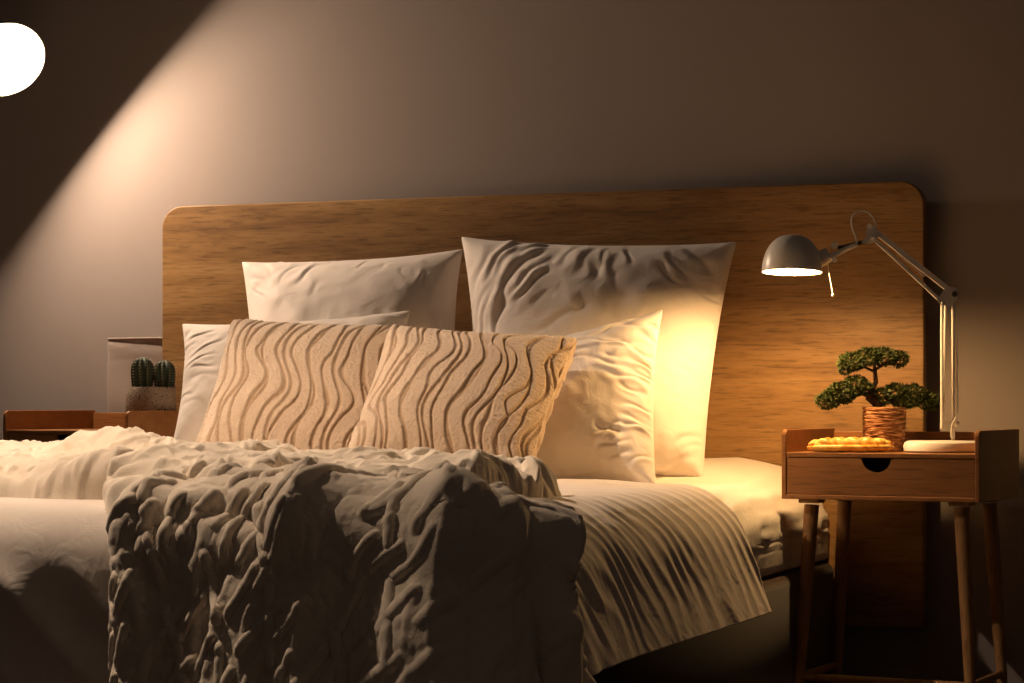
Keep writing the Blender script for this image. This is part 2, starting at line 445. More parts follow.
# ------------------------------------------------------------------ the duvet
def duvet():
    rng = np.random.default_rng(11)
    hx, y0, y1 = BX+.178, -.84, BF-.215
    n, k = 130, 100
    u, v = np.meshgrid(np.linspace(-hx, hx, n), np.linspace(y0, y1, k), indexing='ij')
    # head edge slants: further towards the pillows at the hem
    v = v + .06*np.clip((u-BX)/.2, 0, 1)*np.clip(1-(y0-v)/.5, 0, 1)
    P = np.stack([u, v, 0*u+BT+.03], -1)
    side = np.clip((u-.40)/.3, 0, 1)
    ey = 1.015 + .02*side
    L = rest(P, 1.02, ey)
    # slanted starting waves so the fall folds run diagonally on the right side
    s = (v*1.0 + u*.55)
    w = np.sin(s/.085*2*PI + 2.0*smooth_noise(rng, n, k, 18)) * .003*side
    P[..., 2] += w + .006*smooth_noise(rng, n, k, 9) + .004*smooth_noise(rng, n, k, 4)
    drop = np.clip(np.abs(u)-BX, 0, 1); dropf = np.clip(BF-v, 0, 1)
    O = P.copy(); lo = np.array([-BX-.012, BF-.012, -.5]); hi = np.array([BX+.012, .6, BT+.012])
    for st in range(150):
        vel = (P-O)*.965; O[:] = P; P += vel; P[..., 2] -= .00045
        for it in range(8):
            springs(P, L, .35, .25)
            push_box(P, O, lo, hi, .10, .25 if st > 60 else .08)
    # fall folds: start at the top edge and run down slanting towards the headboard
    Pu = upsample(blur(P, 7), 4); uu = upsample(u[..., None], 4)[..., 0]; vv = upsample(v[..., None], 4)[..., 0]
    a, b = uu.shape; r2 = np.random.default_rng(4)
    d = np.clip(uu-.50, 0, 1)
    sd = smst(.50, .70, uu)*(.55+.45*smst(.60, .86, uu))*(1-.5*smst(.84,.93,uu))
    q = vv - .62*d - .25*d*d
    n1 = smooth_noise(r2, a, b, 60); n2 = smooth_noise(r2, a, b, 26); n3 = smooth_noise(r2, a, b, 90)
    f1 = 1-np.abs(np.sin(q/.105*PI + .9*n1))**.8
    f2 = 1-np.abs(np.sin((q+.12*d)/.052*PI + 1.1*n2 + 1))**.9
    f3 = 1-np.abs(np.sin((q-.1*d)/.031*PI + 1.3*n1 + 2))
    m1 = np.clip(.6+.5*n3, .1, 1.2); m2 = np.clip(.5-.5*n3, .1, 1)
    m1 = np.clip(.55+.75*n3, 0, 1.25); m2 = np.clip(.55-.8*n3, 0, 1.1); m3 = np.clip(.3+.8*n2, 0, 1.2)
    h = (sd*(.0085*f1*m1 + .0040*f2*m2 + .0024*f3*m3) - .003*sd)*(1-.75*smst(.74,.90,uu+.05*n1))
    # low ripples on top near the pillows, running with the edge of the bed
    top = (1-smst(.45,.62,uu))*smst(-1.35,-1.0,vv)
    h += top*.0045*(1-np.abs(np.sin((vv+.16*np.maximum(uu, -.3))/.06*PI + 1.1*n1)))
    # foot end: broad diagonal drag folds
    ft = smst(-BF, -BF+.09, -vv)*(1-sd)
    h += ft*(.015*(1-np.abs(np.sin((uu*.9+vv*1.2)/.16*PI + 1.2*n1))) + .006*n2)
    h += .0012*n2
    Pu[..., 0] += .055*np.clip(BT-.02-Pu[..., 2], 0, 1)/.22*smst(.5,.7,uu)
    N = normals(Pu); N = N if N[a//2, b//3, 2] > 0 else -N
    h = blur(h, 4)
    return Pu + N*h[..., None]
DV = duvet()
def inflate_thick(P, th=.012):
    return P
Pd = DV
do = grid_mesh('duvet', Pd[:, ::-1], M['duvet'])
md = do.modifiers.new('thick', 'SOLIDIFY'); md.thickness = .009; md.offset = 0
tag(do, 'smooth cream cotton duvet hanging in slanting folds over the right side of the bed', 'duvet')

# ------------------------------------------------------------------ the throw blanket
def nz2(x, y, cell, seed, ang=0, an=1):
    """value noise in metres, roughly normal distributed"""
    ca, sa = math.cos(ang), math.sin(ang)
    a = (x*ca + y*sa)/(cell*an) + 500.37; b = (-x*sa + y*ca)/cell + 500.71
    G = np.random.default_rng(seed).normal(size=(128, 128))
    ia, ib = np.floor(a).astype(int), np.floor(b).astype(int); fa, fb = a-ia, b-ib
    fa = fa**3*(fa*(6*fa-15)+10); fb = fb**3*(fb*(6*fb-15)+10)
    g = lambda i, j: G[i % 128, j % 128]
    return g(ia,ib)*(1-fa)*(1-fb)+g(ia+1,ib)*fa*(1-fb)+g(ia,ib+1)*(1-fa)*fb+g(ia+1,ib+1)*fa*fb
def cords(x, y, seed, on=.4):
    # raised knit cords in staggered zigzag columns, metres
    rg = np.random.default_rng(seed)
    h = np.zeros_like(x)
    for lay, (ang, px, py, wd) in enumerate(((1.15, .075, .030, .0055), (1.95, .11, .085, .0055), (1.0, .12, .05, .005))):
        xx = x + .01*nz2(x, y, .09, seed+lay); yy = y + .01*nz2(x, y, .08, seed+9+lay)
        ca, sa = math.cos(ang), math.sin(ang)
        p = xx*ca + yy*sa; q = -xx*sa + yy*ca
        j = np.floor(q/py); fq = (q/py-j-.5)*py; i = np.floor(p/px + .37*j); fp = p/px+.37*j-i
        hs = np.modf(np.abs(np.sin(j*12.9898+i*78.233+lay*3.1+seed)*43758.5453))[0]
        h = np.maximum(h, np.sqrt(np.clip(1-(fq/wd)**2, 0, 1))*smst(.05,.15,fp)*smst(.05,.15,.95-fp)*(hs > on+.12*lay))
    return h
FZ = BT + .016
def blanket_main():
    """the part that drapes over the corner and hangs at the foot"""
    n, k = 88, 96
    x0, x1, y0, y1 = .165, 1.06, -1.50, -2.55
    s_, t_ = np.meshgrid(np.linspace(0, 1, n), np.linspace(0, 1, k), indexing='ij')
    u = x0 + (x1-x0)*s_; v = y0 + (y1-y0)*t_
    v = v - (.375*smst(.25, .60, u) - .31*smst(.70, 1.06, u))*(1-t_)**1.0 + .03*np.sin(u*9)*(1-t_)
    P = np.stack([u, v, 0*u+BT+.10], -1)
    L = rest(P, 1.03, 1.03)
    P[..., 2] += .012*nz2(u, v, .12, 3)
    O = P.copy(); lo = np.array([-BX-.03, BF-.03, -.5]); hi = np.array([BX+.03, .6, BT+.030])
    for st in range(150):
        vel = (P-O)*.95; O[:] = P; P += vel; P[..., 2] -= .0004
        for it in range(7):
            springs(P, L, .5, .25)
            push_box(P, O, lo, hi, .08, .5)
    P = upsample(blur(P, 3), 5); u = upsample(u[..., None], 5)[..., 0]; v = upsample(v[..., None], 5)[..., 0]
    a, b = u.shape
    drop = np.clip(BT-P[..., 2], 0, 1)
    P[..., 1] -= .30*drop*smst(-BF-.06, -BF+.04, -P[..., 1])
    P[..., 0] += .20*drop*(1-smst(.15, .38, u))
    P[..., 0] += .10*drop*smst(BX-.06, BX+.02, P[..., 0])
    N = normals(P); N = N if N[a//3, b//3, 2] > 0 else -N
    top = 1-smst(.0, .09, drop)
    n1, n2, n3 = nz2(u, v, .16, 4), nz2(u, v, .08, 5), nz2(u, v, .045, 6)
    wob = 1-.5*smst(.3,.7,u)
    h = top*wob*(.022*np.clip(np.abs(nz2(u+.03*n3, v, .15, 7, .5, 1.5)), 0, 1.5)**.65 + .008*np.clip(np.abs(n2), 0, 1.4)**.7)
    du, dv = u-.36, v+1.62
    r = np.sqrt(du*du+dv*dv); ph = np.arctan2(dv, du)
    amp = smst(.14, .50, r)
    fan = 1-np.abs(np.sin(ph*7.4 + .22*n1 + .4*r + .9))**.85
    fan2 = 1-np.abs(np.sin(ph*13.0 + .5*n1 + 1.0))**.9
    h += amp*smst(.20,.42,u)*(.034*fan + .018*fan2*np.clip(.6+.6*n1,0,1.2))
    fl = (1-top)*(1-smst(.28,.45,u))
    h += fl*(.014*(1-np.abs(np.sin((u+.25*v)/.11*PI + .7*n1))**.8))
    # a soft roll along the cut edges
    es = np.linspace(0, 1, a)[:, None]*(x1-x0) + 0*u
    h += .012*np.exp(-((es-.035)/.025)**2) - .012*np.exp(-(es/.012)**2)
    co = blur(cords(u, v, 3, .30), 1)
    h += .0080*co*(1-.6*smst(.50,.75,u))  + .0010*nz2(u, v, .009, 8)
    return P + N*h[..., None]
def blanket_top():
    """the bunched part lying on top of the bed"""
    n, k = 330, 190
    x0, x1, y0, y1 = -.76, .60, -1.17, -2.06
    x, y = np.meshgrid(np.linspace(x0, x1, n), np.linspace(y0, y1, k), indexing='ij')
    n1, n2, n3 = nz2(x, y, .17, 21), nz2(x, y, .09, 22), nz2(x, y, .05, 23)
    bk = -1.22 - .10*smst(-.1, .30, x) - .10*smst(.25, .55, x) + .018*n1
    fr = -1.87 - .16*smst(.02, .12, x) + .014*nz2(x, y*0, .11, 24)
    t = (bk-y)/(bk-fr)
    wl = 1-smst(-.20, .12, x)
    tt = t + .045*n1 + .05*np.sin(x*6.5+.8) + .10*smst(-.1,.1,x)
    rl = np.abs(np.sin(PI*np.clip(tt, -.2, 1.2)*2.5))**.6
    hgt = wl*(.074 - .048*np.clip(t, 0, 1))*(.30+.70*rl) + (1-wl)*(.024 + .040*np.clip(np.abs(nz2(x+.03*n3, y, .13, 25, .5, 1.6)), 0, 1.5)**.6)
    hgt += .009*np.clip(np.abs(n2), 0, 1.5)**.7 + .004*np.abs(n3)
    for (cx, cy, rx, ry, A) in ((-.26,-1.36,.085,.10,.030),(.03,-1.37,.07,.09,.030),(-.07,-1.50,.10,.08,.015),(.17,-1.45,.09,.10,.012),(-.40,-1.66,.10,.10,.010),(-.02,-1.80,.11,.10,.018)):
        hgt += A*np.exp(-(((x-cx)/rx)**2+((y-cy)/ry)**2)**1.3)
    d = np.minimum(t, 1-t)*(bk-fr); d = np.minimum(d, (x-x0)*.6+.02); d = np.minimum(d, x1-x)
    ed = np.sqrt(np.clip(d/.045, 0, 1)*(2-np.clip(d/.045, 0, 1)))
    z = FZ - .012 + (hgt+.012)*ed
    hgt_c = .006*blur(cords(x, y, 11, .45), 1)*ed + .0012*nz2(x, y, .009, 28)
    P = np.stack([x, y, blur(z, 2)], -1)
    N = normals(P); N = N if N[n//2, k//2, 2] > 0 else -N
    # puffs lean out sideways a little so their sides are round
    g = np.stack([nz2(x, y, .10, 31), nz2(x, y, .10, 32), 0*x], -1)*.012*ed[..., None]
    P = P + g + N*hgt_c[..., None]
    keep = d > -.004
    return P, keep
Pm = blanket_main()
bo = grid_mesh('throw_blanket', Pm[:, ::-1], M['fleece'])
mb = bo.modifiers.new('thick', 'SOLIDIFY'); mb.thickness = .010; mb.offset = 0
tag(bo, 'crumpled cream fleece throw blanket with raised knit ribs, draped over the foot of the bed', 'blanket')
Pt, keep = blanket_top()
n_, k_ = keep.shape; idx = np.arange(n_*k_).reshape(n_, k_)
q_ = np.stack([idx[:-1,:-1], idx[:-1,1:], idx[1:,1:], idx[1:,:-1]], -1)
kf = keep[:-1,:-1] | keep[:-1,1:] | keep[1:,1:] | keep[1:,:-1]
q_ = q_[kf]; used = np.unique(q_); rm = np.full(n_*k_, -1); rm[used] = np.arange(len(used))
bt_ = np_mesh('bunched_end', Pt.reshape(-1, 3)[used], rm[q_], M['fleece'], bo)
bt_['label'] = 'bunched end of the blanket in soft rolls'

# ------------------------------------------------------------------ pillows
def knit_pattern(u, v, seed):
    rng = np.random.default_rng(seed)
    n, k = u.shape
    w = .032*np.sin(v*2*PI*1.75 + 1.1*np.sin(u*4+seed) + seed) + .008*np.sin(v*2*PI*3.3 + 5*u + 1.3*seed)
    q = u + w + .012*smooth_noise(rng, n, k, 60)
    f = q*12.0 + .22*smooth_noise(rng, n, k, 34)
    g = np.abs((f % 1)-.5)*2                       # 1 at groove centre
    groove = smst(.70, .95, g)
    f2 = q*7.9 + .35 + .10*np.sin(v*8+u*5+seed)
    g2 = np.abs((f2 % 1)-.5)*2
    groove = np.maximum(groove, smst(.79, .96, g2)*.95)
    return groove

def creases(u, v, specs, seed):
    # soft dents and ridges along wobbling strokes: (u, v, angle in degrees, length, spacing, count, depth)
    rg = random.Random(seed); h = np.zeros_like(u)
    for (cu, cv, ang, ln, sp, cnt, dep) in specs:
        for i in range(cnt):
            a = math.radians(ang + rg.uniform(-9, 9)); ca, sa = math.cos(a), math.sin(a)
            o = (i-(cnt-1)/2)*sp + rg.uniform(-.3, .3)*sp; q = rg.uniform(-.25, .25)*ln
            x0 = cu - sa*o + ca*q; y0 = cv + ca*o + sa*q
            L_ = ln*rg.uniform(.55, 1.1)/2; wd = rg.uniform(.009, .020)*(1+ln); k = rg.uniform(-.5, .5)
            p = (u-x0)*ca + (v-y0)*sa; d = -(u-x0)*sa + (v-y0)*ca - k*p*p - .006*np.sin(p*40+i)
            env = np.exp(-(p/L_)**4)
            wv = wd*(1+1.2*np.clip(p/L_, -1, 1)**2)
            h += .55*dep*rg.uniform(.4, 1.2)*env*(np.exp(-((d-wv*.9)/wv)**2) - 1.1*np.exp(-((d+wv*.35)/(wv*.6))**2))
    return h
def make_pillow(name, corners, w, h, thick, seed, label, cat, mt, group=None, knit=False, sag=.35, n=None, cr=None, str8=.5, **kw):
    n = n or (64, int(64*h/w))
    S = pillow_sim(w, h, thick, n[0], n[1], seed, **kw)
    FB = list(place_pillow(S, corners, w, h, sag, str8=str8))
    up = 5 if knit else 4
    FB = [upsample(blur(q, 4) if knit else q, up) for q in FB]
    att = None
    if cr:
        a, b = FB[0].shape[:2]
        u, v = np.meshgrid(np.linspace(0, 1, a), np.linspace(0, 1, b), indexing='ij')
        e = np.minimum(np.minimum(u, 1-u), np.minimum(v, 1-v)); e = smst(0, .03, e)
        rng = np.random.default_rng(seed+5)
        hh = creases(u, v, cr, seed) + .0016*smooth_noise(rng, a, b, 26) + .0007*smooth_noise(rng, a, b, 11)
        N = normals(FB[0]); FB[0] = FB[0] + N*(hh*e)[..., None]
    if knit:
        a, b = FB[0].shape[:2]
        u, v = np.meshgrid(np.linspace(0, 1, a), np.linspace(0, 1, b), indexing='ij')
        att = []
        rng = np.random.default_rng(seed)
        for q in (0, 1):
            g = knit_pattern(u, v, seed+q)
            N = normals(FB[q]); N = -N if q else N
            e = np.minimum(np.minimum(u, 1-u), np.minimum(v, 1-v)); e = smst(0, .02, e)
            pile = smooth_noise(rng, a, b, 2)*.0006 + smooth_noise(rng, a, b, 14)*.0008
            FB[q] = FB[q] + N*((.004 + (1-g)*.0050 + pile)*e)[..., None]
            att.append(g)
    return tag(pillow_mesh(name, FB, mt, attrs=att), label, cat, group)

P_ = atY
make_pillow('pillow', (P_(243,262,-.17), P_(463,250,-.15), P_(248,440,-.36), P_(458,446,-.36)), .50, .50, .15, 21,
            'white cotton pillow leaning on the headboard behind the left knit cushion', 'pillow', M['white'], n=(60,56), loose=1.03, cr=[(.5,.93,75,.12,.11,8,.003),(.12,.85,-50,.22,.06,3,.004),(.33,.82,60,.22,.08,3,.004),(.72,.55,75,.3,.1,2,.002)])
make_pillow('pillow', (P_(462,237,-.17), P_(737,243,-.15), P_(474,486,-.40), P_(703,479,-.36)), .62, .60, .17, 25,
            'largest white pillow, glowing under the desk lamp against the headboard', 'pillow', M['white'], n=(72,66), loose=1.035, cr=[(.16,.80,62,.40,.045,5,.008),(.10,.62,70,.3,.05,3,.006),(.28,.84,48,.30,.05,4,.007),(.46,.86,80,.28,.06,4,.0035),(.60,.84,100,.2,.06,3,.004),(.80,.86,130,.22,.06,3,.003),(.30,.62,30,.3,.07,3,.005),(.9,.1,20,.2,.03,3,.006),(.93,.5,175,.14,.09,6,.003)])
make_pillow('pillow', (P_(182,324,-.42), P_(409,311,-.40), P_(172,446,-.58), P_(400,460,-.58)), .48, .36, .14, 31,
            'white pillow at the far left whose corners show either side of the left knit cushion', 'pillow', M['white'], n=(62,48), loose=1.03, cr=[(.10,.75,25,.22,.07,5,.004),(.12,.4,-15,.22,.09,4,.003),(.93,.85,160,.14,.08,3,.004)])
make_pillow('pillow', (P_(470,352,-.47), P_(664,311,-.46), P_(485,496,-.66), P_(656,489,-.655)), .42, .42, .15, 37,
            'small white pillow standing right of the knit cushions in front of the largest pillow', 'pillow', M['white'], n=(58,56), loose=1.035, cr=[(.90,.55,172,.24,.055,13,.008),(.78,.70,165,.2,.07,3,.006),(.85,.2,200,.22,.05,5,.006),(.8,.93,20,.3,.04,3,.005),(.6,.75,10,.25,.06,3,.004)])
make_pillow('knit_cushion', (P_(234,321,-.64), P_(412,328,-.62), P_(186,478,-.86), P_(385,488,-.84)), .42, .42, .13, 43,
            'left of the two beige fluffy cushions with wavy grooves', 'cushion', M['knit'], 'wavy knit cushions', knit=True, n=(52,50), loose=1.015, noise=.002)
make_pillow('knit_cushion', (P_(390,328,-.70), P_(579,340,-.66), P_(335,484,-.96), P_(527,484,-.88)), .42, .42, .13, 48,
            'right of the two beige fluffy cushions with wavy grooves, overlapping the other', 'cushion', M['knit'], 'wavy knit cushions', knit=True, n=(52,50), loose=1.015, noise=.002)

# ------------------------------------------------------------------ nightstands
def nightstand(loc, rz, w, d, zt, label):
    """origin: front left corner on the floor; x to the right, y to the back"""
    r = empty('nightstand', loc, rz); tag(r, label, 'nightstand', 'matching nightstands beside the bed')
    rim, bot, t = .045, .092, .010
    def side(x0, x1, L=None):
        bm = bmesh.new()
        z0, z1, R = zt-bot, zt+rim, .012
        pts = [(0, z0), (d, z0), (d, z1)]
        for k in range(7):
            a = PI/2+PI/2*k/6; pts.append((R+R*math.cos(a), z1-R+R*math.sin(a)))
        vs = [bm.verts.new((x0, y, z)) for y, z in pts]; f = bm.faces.new(vs)
        e = bmesh.ops.extrude_face_region(bm, geom=[f])
        for v in e['geom']:
            if isinstance(v, bmesh.types.BMVert): v.co.x = x1
        o = obj('side_panel', bm, M['stand'], r)
        m_ = o.modifiers.new('bevel', 'BEVEL'); m_.width = .0012; m_.segments = 2; m_.limit_method = 'ANGLE'
    side(0, .009); side(w-.009, w)
    bm = bmesh.new(); box(bm, (.0092, .002, zt-.009), (w-.0092, d-.0102, zt), .0012); obj('tabletop', bm, M['stand'], r)
    bm = bmesh.new(); box(bm, (.0092, d-.010, zt-bot), (w-.0092, d, zt+rim-.006), .002); obj('back_rail', bm, M['stand'], r)
    bm = bmesh.new(); box(bm, (.0092, .0, zt-bot), (w-.0092, d-.0102, zt-bot+.009), .0012); obj('bottom_panel', bm, M['stand'], r)
    # drawer front with the half-round finger cut-out
    bm = bmesh.new()
    x0, x1, z0, z1 = .011, w-.011, zt-bot+.0105, zt-.0105
    xc = x0+(x1-x0)*.487; rc = .029; fl = .026
    pts = [(x0, z0), (x1, z0), (x1, z1), (xc+rc+.003, z1)]
    for k in range(1, 20):
        a = -PI*k/20; pts.append((xc+rc*math.cos(a), z1-.001+fl*math.sin(a)))
    pts += [(xc-rc-.003, z1), (x0, z1)]
    vs = [bm.verts.new((x, .002, z)) for x, z in pts]; f = bm.faces.new(vs)
    e = bmesh.ops.extrude_face_region(bm, geom=[f])
    for v in e['geom']:
        if isinstance(v, bmesh.types.BMVert): v.co.y = .014
    bmesh.ops.triangulate(bm, faces=[q for q in bm.faces if len(q.verts) > 4])
    dr = obj('drawer', bm, M['stand'], r)
    bm = bmesh.new(); box(bm, (x0+.01, .05, z0+.002), (x1-.01, d-.02, z0+.008)); box(bm, (x0+.01, .0142, z0+.002), (x0+.018, d-.02, z1-.008)); box(bm, (x1-.018, .0142, z0+.002), (x1-.01, d-.02, z1-.008))
    box(bm, (x0+.02, .05, z0+.01), (x1-.02, .055, z1-.004))
    dd = obj('drawer_box', bm, M['dark'], dr)
    zl = zt-bot
    cs = {}
    for sx, sy in ((0,0),(1,0),(0,1),(1,1)):
        x = .047 if sx == 0 else w-.047; y = .045 if sy == 0 else d-.05
        dx = -.030 if sx == 0 else .030; dy = -.02 if sy == 0 else .02
        top = Vector((x, y, zl-.012)); foot = Vector((x+dx, y+dy, 0))
        cs[sx, sy] = (top, foot)
        bm = bmesh.new(); tube(bm, [top, top.lerp(foot, .25), foot], [.0150, .0138, .0085], 20); o = obj('leg', bm, M['leg'], r, angle=.7)
        bm = bmesh.new(); box(bm, (x-.021, y-.021, zl-.0085), (x+.021, y+.021, zl-.0005), .002); obj('mounting_plate', bm, M['leg'], o)
    for sy in (0,):
        a = cs[0, sy][0].lerp(cs[0, sy][1], .69); b = cs[1, sy][0].lerp(cs[1, sy][1], .69)
        bm = bmesh.new(); tube(bm, [a, b], .0075, 14); obj('stretcher', bm, M['leg'], r, angle=.7)
    for sx in (0, 1):
        a = cs[sx, 0][0].lerp(cs[sx, 0][1], .69); b = cs[sx, 1][0].lerp(cs[sx, 1][1], .69)
        bm = bmesh.new(); tube(bm, [a, b], .0075, 14); obj('stretcher', bm, M['leg'], r, angle=.7)
    return r
THN = -math.radians(5.8)
n0 = atZ(781.5, 452.3, 4.55); ZT = n0[2]
ns = nightstand((n0[0], n0[1], 0), THN, .398, .295, ZT, 'warm wooden nightstand at the right of the bed, carrying the lamp and bonsai')
nsM = Matrix.Translation((n0[0], n0[1], 0)) @ Matrix.Rotation(THN, 4, 'Z')
def on(x, y, z=0): return nsM @ Vector((x, y, ZT+z))

ql = atY(128, 431, -.415); LA = -math.radians(13)
LW = .398
ns2 = nightstand((ql[0]-LW*math.cos(LA), -.415-LW*math.sin(LA), 0), LA, LW, .295, ql[2], 'wooden nightstand at the left of the bed, carrying the cactus pot')

# ------------------------------------------------------------------ desk lamp on the right nightstand
def V3(a): return Vector([float(q) for q in a])
ZL = 4.52
def L(x, y, dz=0): return V3(atZ(x, y, ZL+dz))
bc = nsM.inverted() @ V3(atZ(937, 452, 4.52)); 
base_c = on(w_ := bc.x, .155, 0)
dl = empty('desk_lamp', base_c); tag(dl, 'cream jointed desk lamp lit over the right nightstand with a domed shade', 'lamp')
inv = Matrix.Translation(-base_c)
def lpart(name, bm, m, parent=None, angle=.6):
    for v in bm.verts: v.co = v.co - base_c
    return obj(name, bm, m, parent or dl, angle=angle)
bm = bmesh.new(); lathe(bm, [(0,.0005),(.073,.0005),(.0775,.003),(.079,.012),(.0765,.019),(.070,.0225),(.02,.0235),(0,.0235)], 64, Matrix.Translation(base_c)); lpart('base', bm, M['metal'])
ZB = float(np.dot(np.array(base_c)-CAM, VV))
ZHEAD = 4.52
def L(x, y, dz=0):
    t = min(1, max(0, (948-x)/76)) if y < 310 else 0     # the upper arm swings out towards the bed and the camera
    return V3(atZ(x, y, ZB + (ZHEAD-ZB)*t + dz))
side_v = Vector((0,1,0))
back = V3(VV)
up = Vector((0,0,1))
# pivot: a small fork on a pin
bm = bmesh.new()
tube(bm, [L(953, 441), L(953, 428)], .004, 12)
for dz in (-.006, .006): tube(bm, [L(951.0, 437, dz), L(952, 425, dz), L(956, 417, dz)], .0022, 8)
ball(bm, L(956.5, 424), .006)
lpart('pivot', bm, M['metal'])
def rod(x0, y0, x1, y1, r, dz=0, name='rod', m='metal', seg=10):
    bm = bmesh.new(); tube(bm, [L(x0, y0, dz), L(x1, y1, dz)], r, seg); return lpart(name, bm, M[m])
la = rod(942.0, 428, 942.0, 302, .0032, -.006, 'lower_arm_bar'); rod(942.6, 428, 945.5, 302, .0026, .008, 'lower_arm_bar')
rod(953.6, 424, 952.8, 300, .0030, 0, 'lower_arm_bar')
def spring(p, q, r, turns, wire=.0006):
    bm = bmesh.new(); d = (q-p); a = d.orthogonal().normalized(); b = d.normalized().cross(a)
    tube(bm, [p + d*(k/(turns*8)) + (a*math.cos(k*PI/4) + b*math.sin(k*PI/4))*r for k in range(turns*8+1)], wire, 5)
    return bm
lpart('spring', spring(L(957.4, 415), L(957.0, 350), .0022, 34), M['chrome'])
bm = bmesh.new(); tube(bm, [L(957.0, 350), L(956.0, 300)], .0007, 6); lpart('spring_hook', bm, M['chrome'])
# bottom plate joining the lower bars
bm = bmesh.new()
def plate(bm, pts, th):
    fr = [bm.verts.new(L(x, y, -th/2)) for x, y in pts]; bk = [bm.verts.new(L(x, y, th/2)) for x, y in pts]
    bm.faces.new(fr); bm.faces.new(bk[::-1])
    for i in range(len(pts)):
        j = (i+1) % len(pts); bm.faces.new((fr[i], bk[i], bk[j], fr[j]))
plate(bm, [(940,423),(956,419),(957,423),(949,429),(940,430)], .010); lpart('lower_plate', bm, M['metal'])
# elbow
bm = bmesh.new(); plate(bm, [(937,300),(945,288),(951,286.5),(957.5,288),(959,292),(957.5,300),(952,306),(941,306)], .014)
el = lpart('elbow_plate', bm, M['metal'])
bm = bmesh.new(); tube(bm, [L(954.8, 294, -.013), L(954.8, 294, .013)], .0058, 16); lpart('elbow_knob', bm, M['blackp'], el)
bm = bmesh.new(); tube(bm, [L(944, 303, -.010), L(944, 303, .010)], .0030, 12); lpart('elbow_pin', bm, M['chrome'], el)
# upper arm: two flat bars
def flat(x0, y0, x1, y1, hw, th, dz=0):
    a, b = L(x0, y0, dz), L(x1, y1, dz); d = (b-a).normalized(); s = d.cross(back).normalized(); bm = bmesh.new()
    vs = []
    for p in (a, b):
        for ss, tt in ((-1,-1),(1,-1),(1,1),(-1,1)): vs.append(bm.verts.new(p + s*hw*ss + back*th*tt))
    for q in ((0,1,2,3),(7,6,5,4),(0,4,5,1),(1,5,6,2),(2,6,7,3),(3,7,4,0)): bm.faces.new([vs[i] for i in q])
    return bm
lpart('upper_arm_bar', flat(872, 229, 949, 290, .0048, .0055), M['metal'])
lpart('upper_arm_bar', flat(873.5, 238.5, 943, 303, .0030, .0040, -.003), M['metal'])
lpart('spring', spring(L(895, 251, .004), L(925, 277, .004), .0022, 18), M['chrome'])
bm = bmesh.new(); plate(bm, [(861,243),(866,236),(867,228),(870,224),(875,226),(879,236),(876,242),(868,244)], .013)
hj = lpart('head_joint', bm, M['metal'])
bm = bmesh.new(); tube(bm, [L(869.5, 226, -.011), L(869.5, 226, .011)], .0050, 14); lpart('joint_knob', bm, M['metal'], hj)
bm = bmesh.new(); tube(bm, [L(872.5, 238, -.011), L(872.5, 238, .011)], .0042, 14); lpart('joint_knob', bm, M['metal'], hj)
# head bracket
bm = bmesh.new(); tube(bm, [L(864, 242), L(850, 245.5), L(838, 248.5)], [.0042,.0045,.005], 12)
hbk = lpart('head_arm', bm, M['blackp'])
bm = bmesh.new(); tube(bm, [L(857, 244.5,-.004), L(846, 249,-.004), L(836, 254,-.004), L(828, 257,-.004)], [.004,.0055,.0058,.007], 12)
lpart('head_clamp', bm, M['metal'], hbk)
for (x, y, r) in ((834.5, 245.2, .0075), (834.5, 260.0, .0052), (853.5, 245.5, .0035)):
    bm = bmesh.new(); tube(bm, [L(x, y, -.012), L(x, y, .010)], r, 16); lpart('clamp_knob', bm, M['metal'], hbk)
# shade: a dome open below
ZS = ZHEAD
rimc = L(792.0, 272.2); R = 30.2*ZS/F; H_ = 37.5*ZS/F
tilt = math.radians(3.2)
rv = V3(RR)
ax_n = (up + V3(-VV)*0.0).normalized()
SM = Matrix.Translation(rimc) @ Matrix.Rotation(TH, 4, 'Z') @ Matrix.Rotation(math.radians(1.2), 4, 'Y') @ Matrix.Rotation(-tilt, 4, 'X')
outp = [(R*math.cos(a)**.80 if a < PI/2-1e-6 else 0, H_*math.sin(a)) for a in np.linspace(0, PI/2, 26)]
inp = [(max(r-.0018, 0), max(z-.0018, 0) if z > .001 else 0) for r, z in outp]
bm = bmesh.new(); lathe(bm, outp, 64, SM); 
sh = lpart('lamp_shade', bm, M['metal']); 
bm = bmesh.new(); lathe(bm, [(R, 0)] + inp, 64, SM)
lpart('shade_lining', bm, M['inner'], sh)
bm = bmesh.new()
tube(bm, [L(812, 262), L(820, 259), L(829, 254.5)], [.017,.0165,.0145], 24); lpart('socket_collar', bm, M['metal'], sh)
bc_ = SM @ Vector((0, 0, .0145))
bm = bmesh.new(); ball(bm, bc_, .0150, 24, 16); lpart('bulb', bm, M['bulb_warm'], sh)
bm = bmesh.new(); lathe(bm, [(0,.0),(.011,.0),(.012,.022),(0,.024)], 20, SM @ Matrix.Translation((0,0,.0295))); lpart('bulb_socket', bm, M['inner'], sh)
bm = bmesh.new(); tube(bm, [L(827.5, 262), L(829, 273), L(832.6, 293)], .0009, 6); pc = lpart('pull_chain', bm, M['metal'], sh)
bm = bmesh.new(); ball(bm, L(833.0, 295), .0032); lpart('chain_knob', bm, M['metal'], pc)
cab = [(857,245),(856,238),(852.5,229),(851.3,220),(854,214),(860,211.3),(867,212),(872.5,217),(875.5,224),(876,232),(884,238)]
cv = []
for i in range(len(cab)-1):
    p0, p1, p2, p3 = [np.array(cab[min(max(i+q, 0), len(cab)-1)], float) for q in (-1,0,1,2)]
    for t in np.linspace(0, 1, 6, endpoint=False):
        cv.append(.5*(2*p1+(p2-p0)*t+(2*p0-5*p1+4*p2-p3)*t*t+(3*p1-p0-3*p2+p3)*t**3))
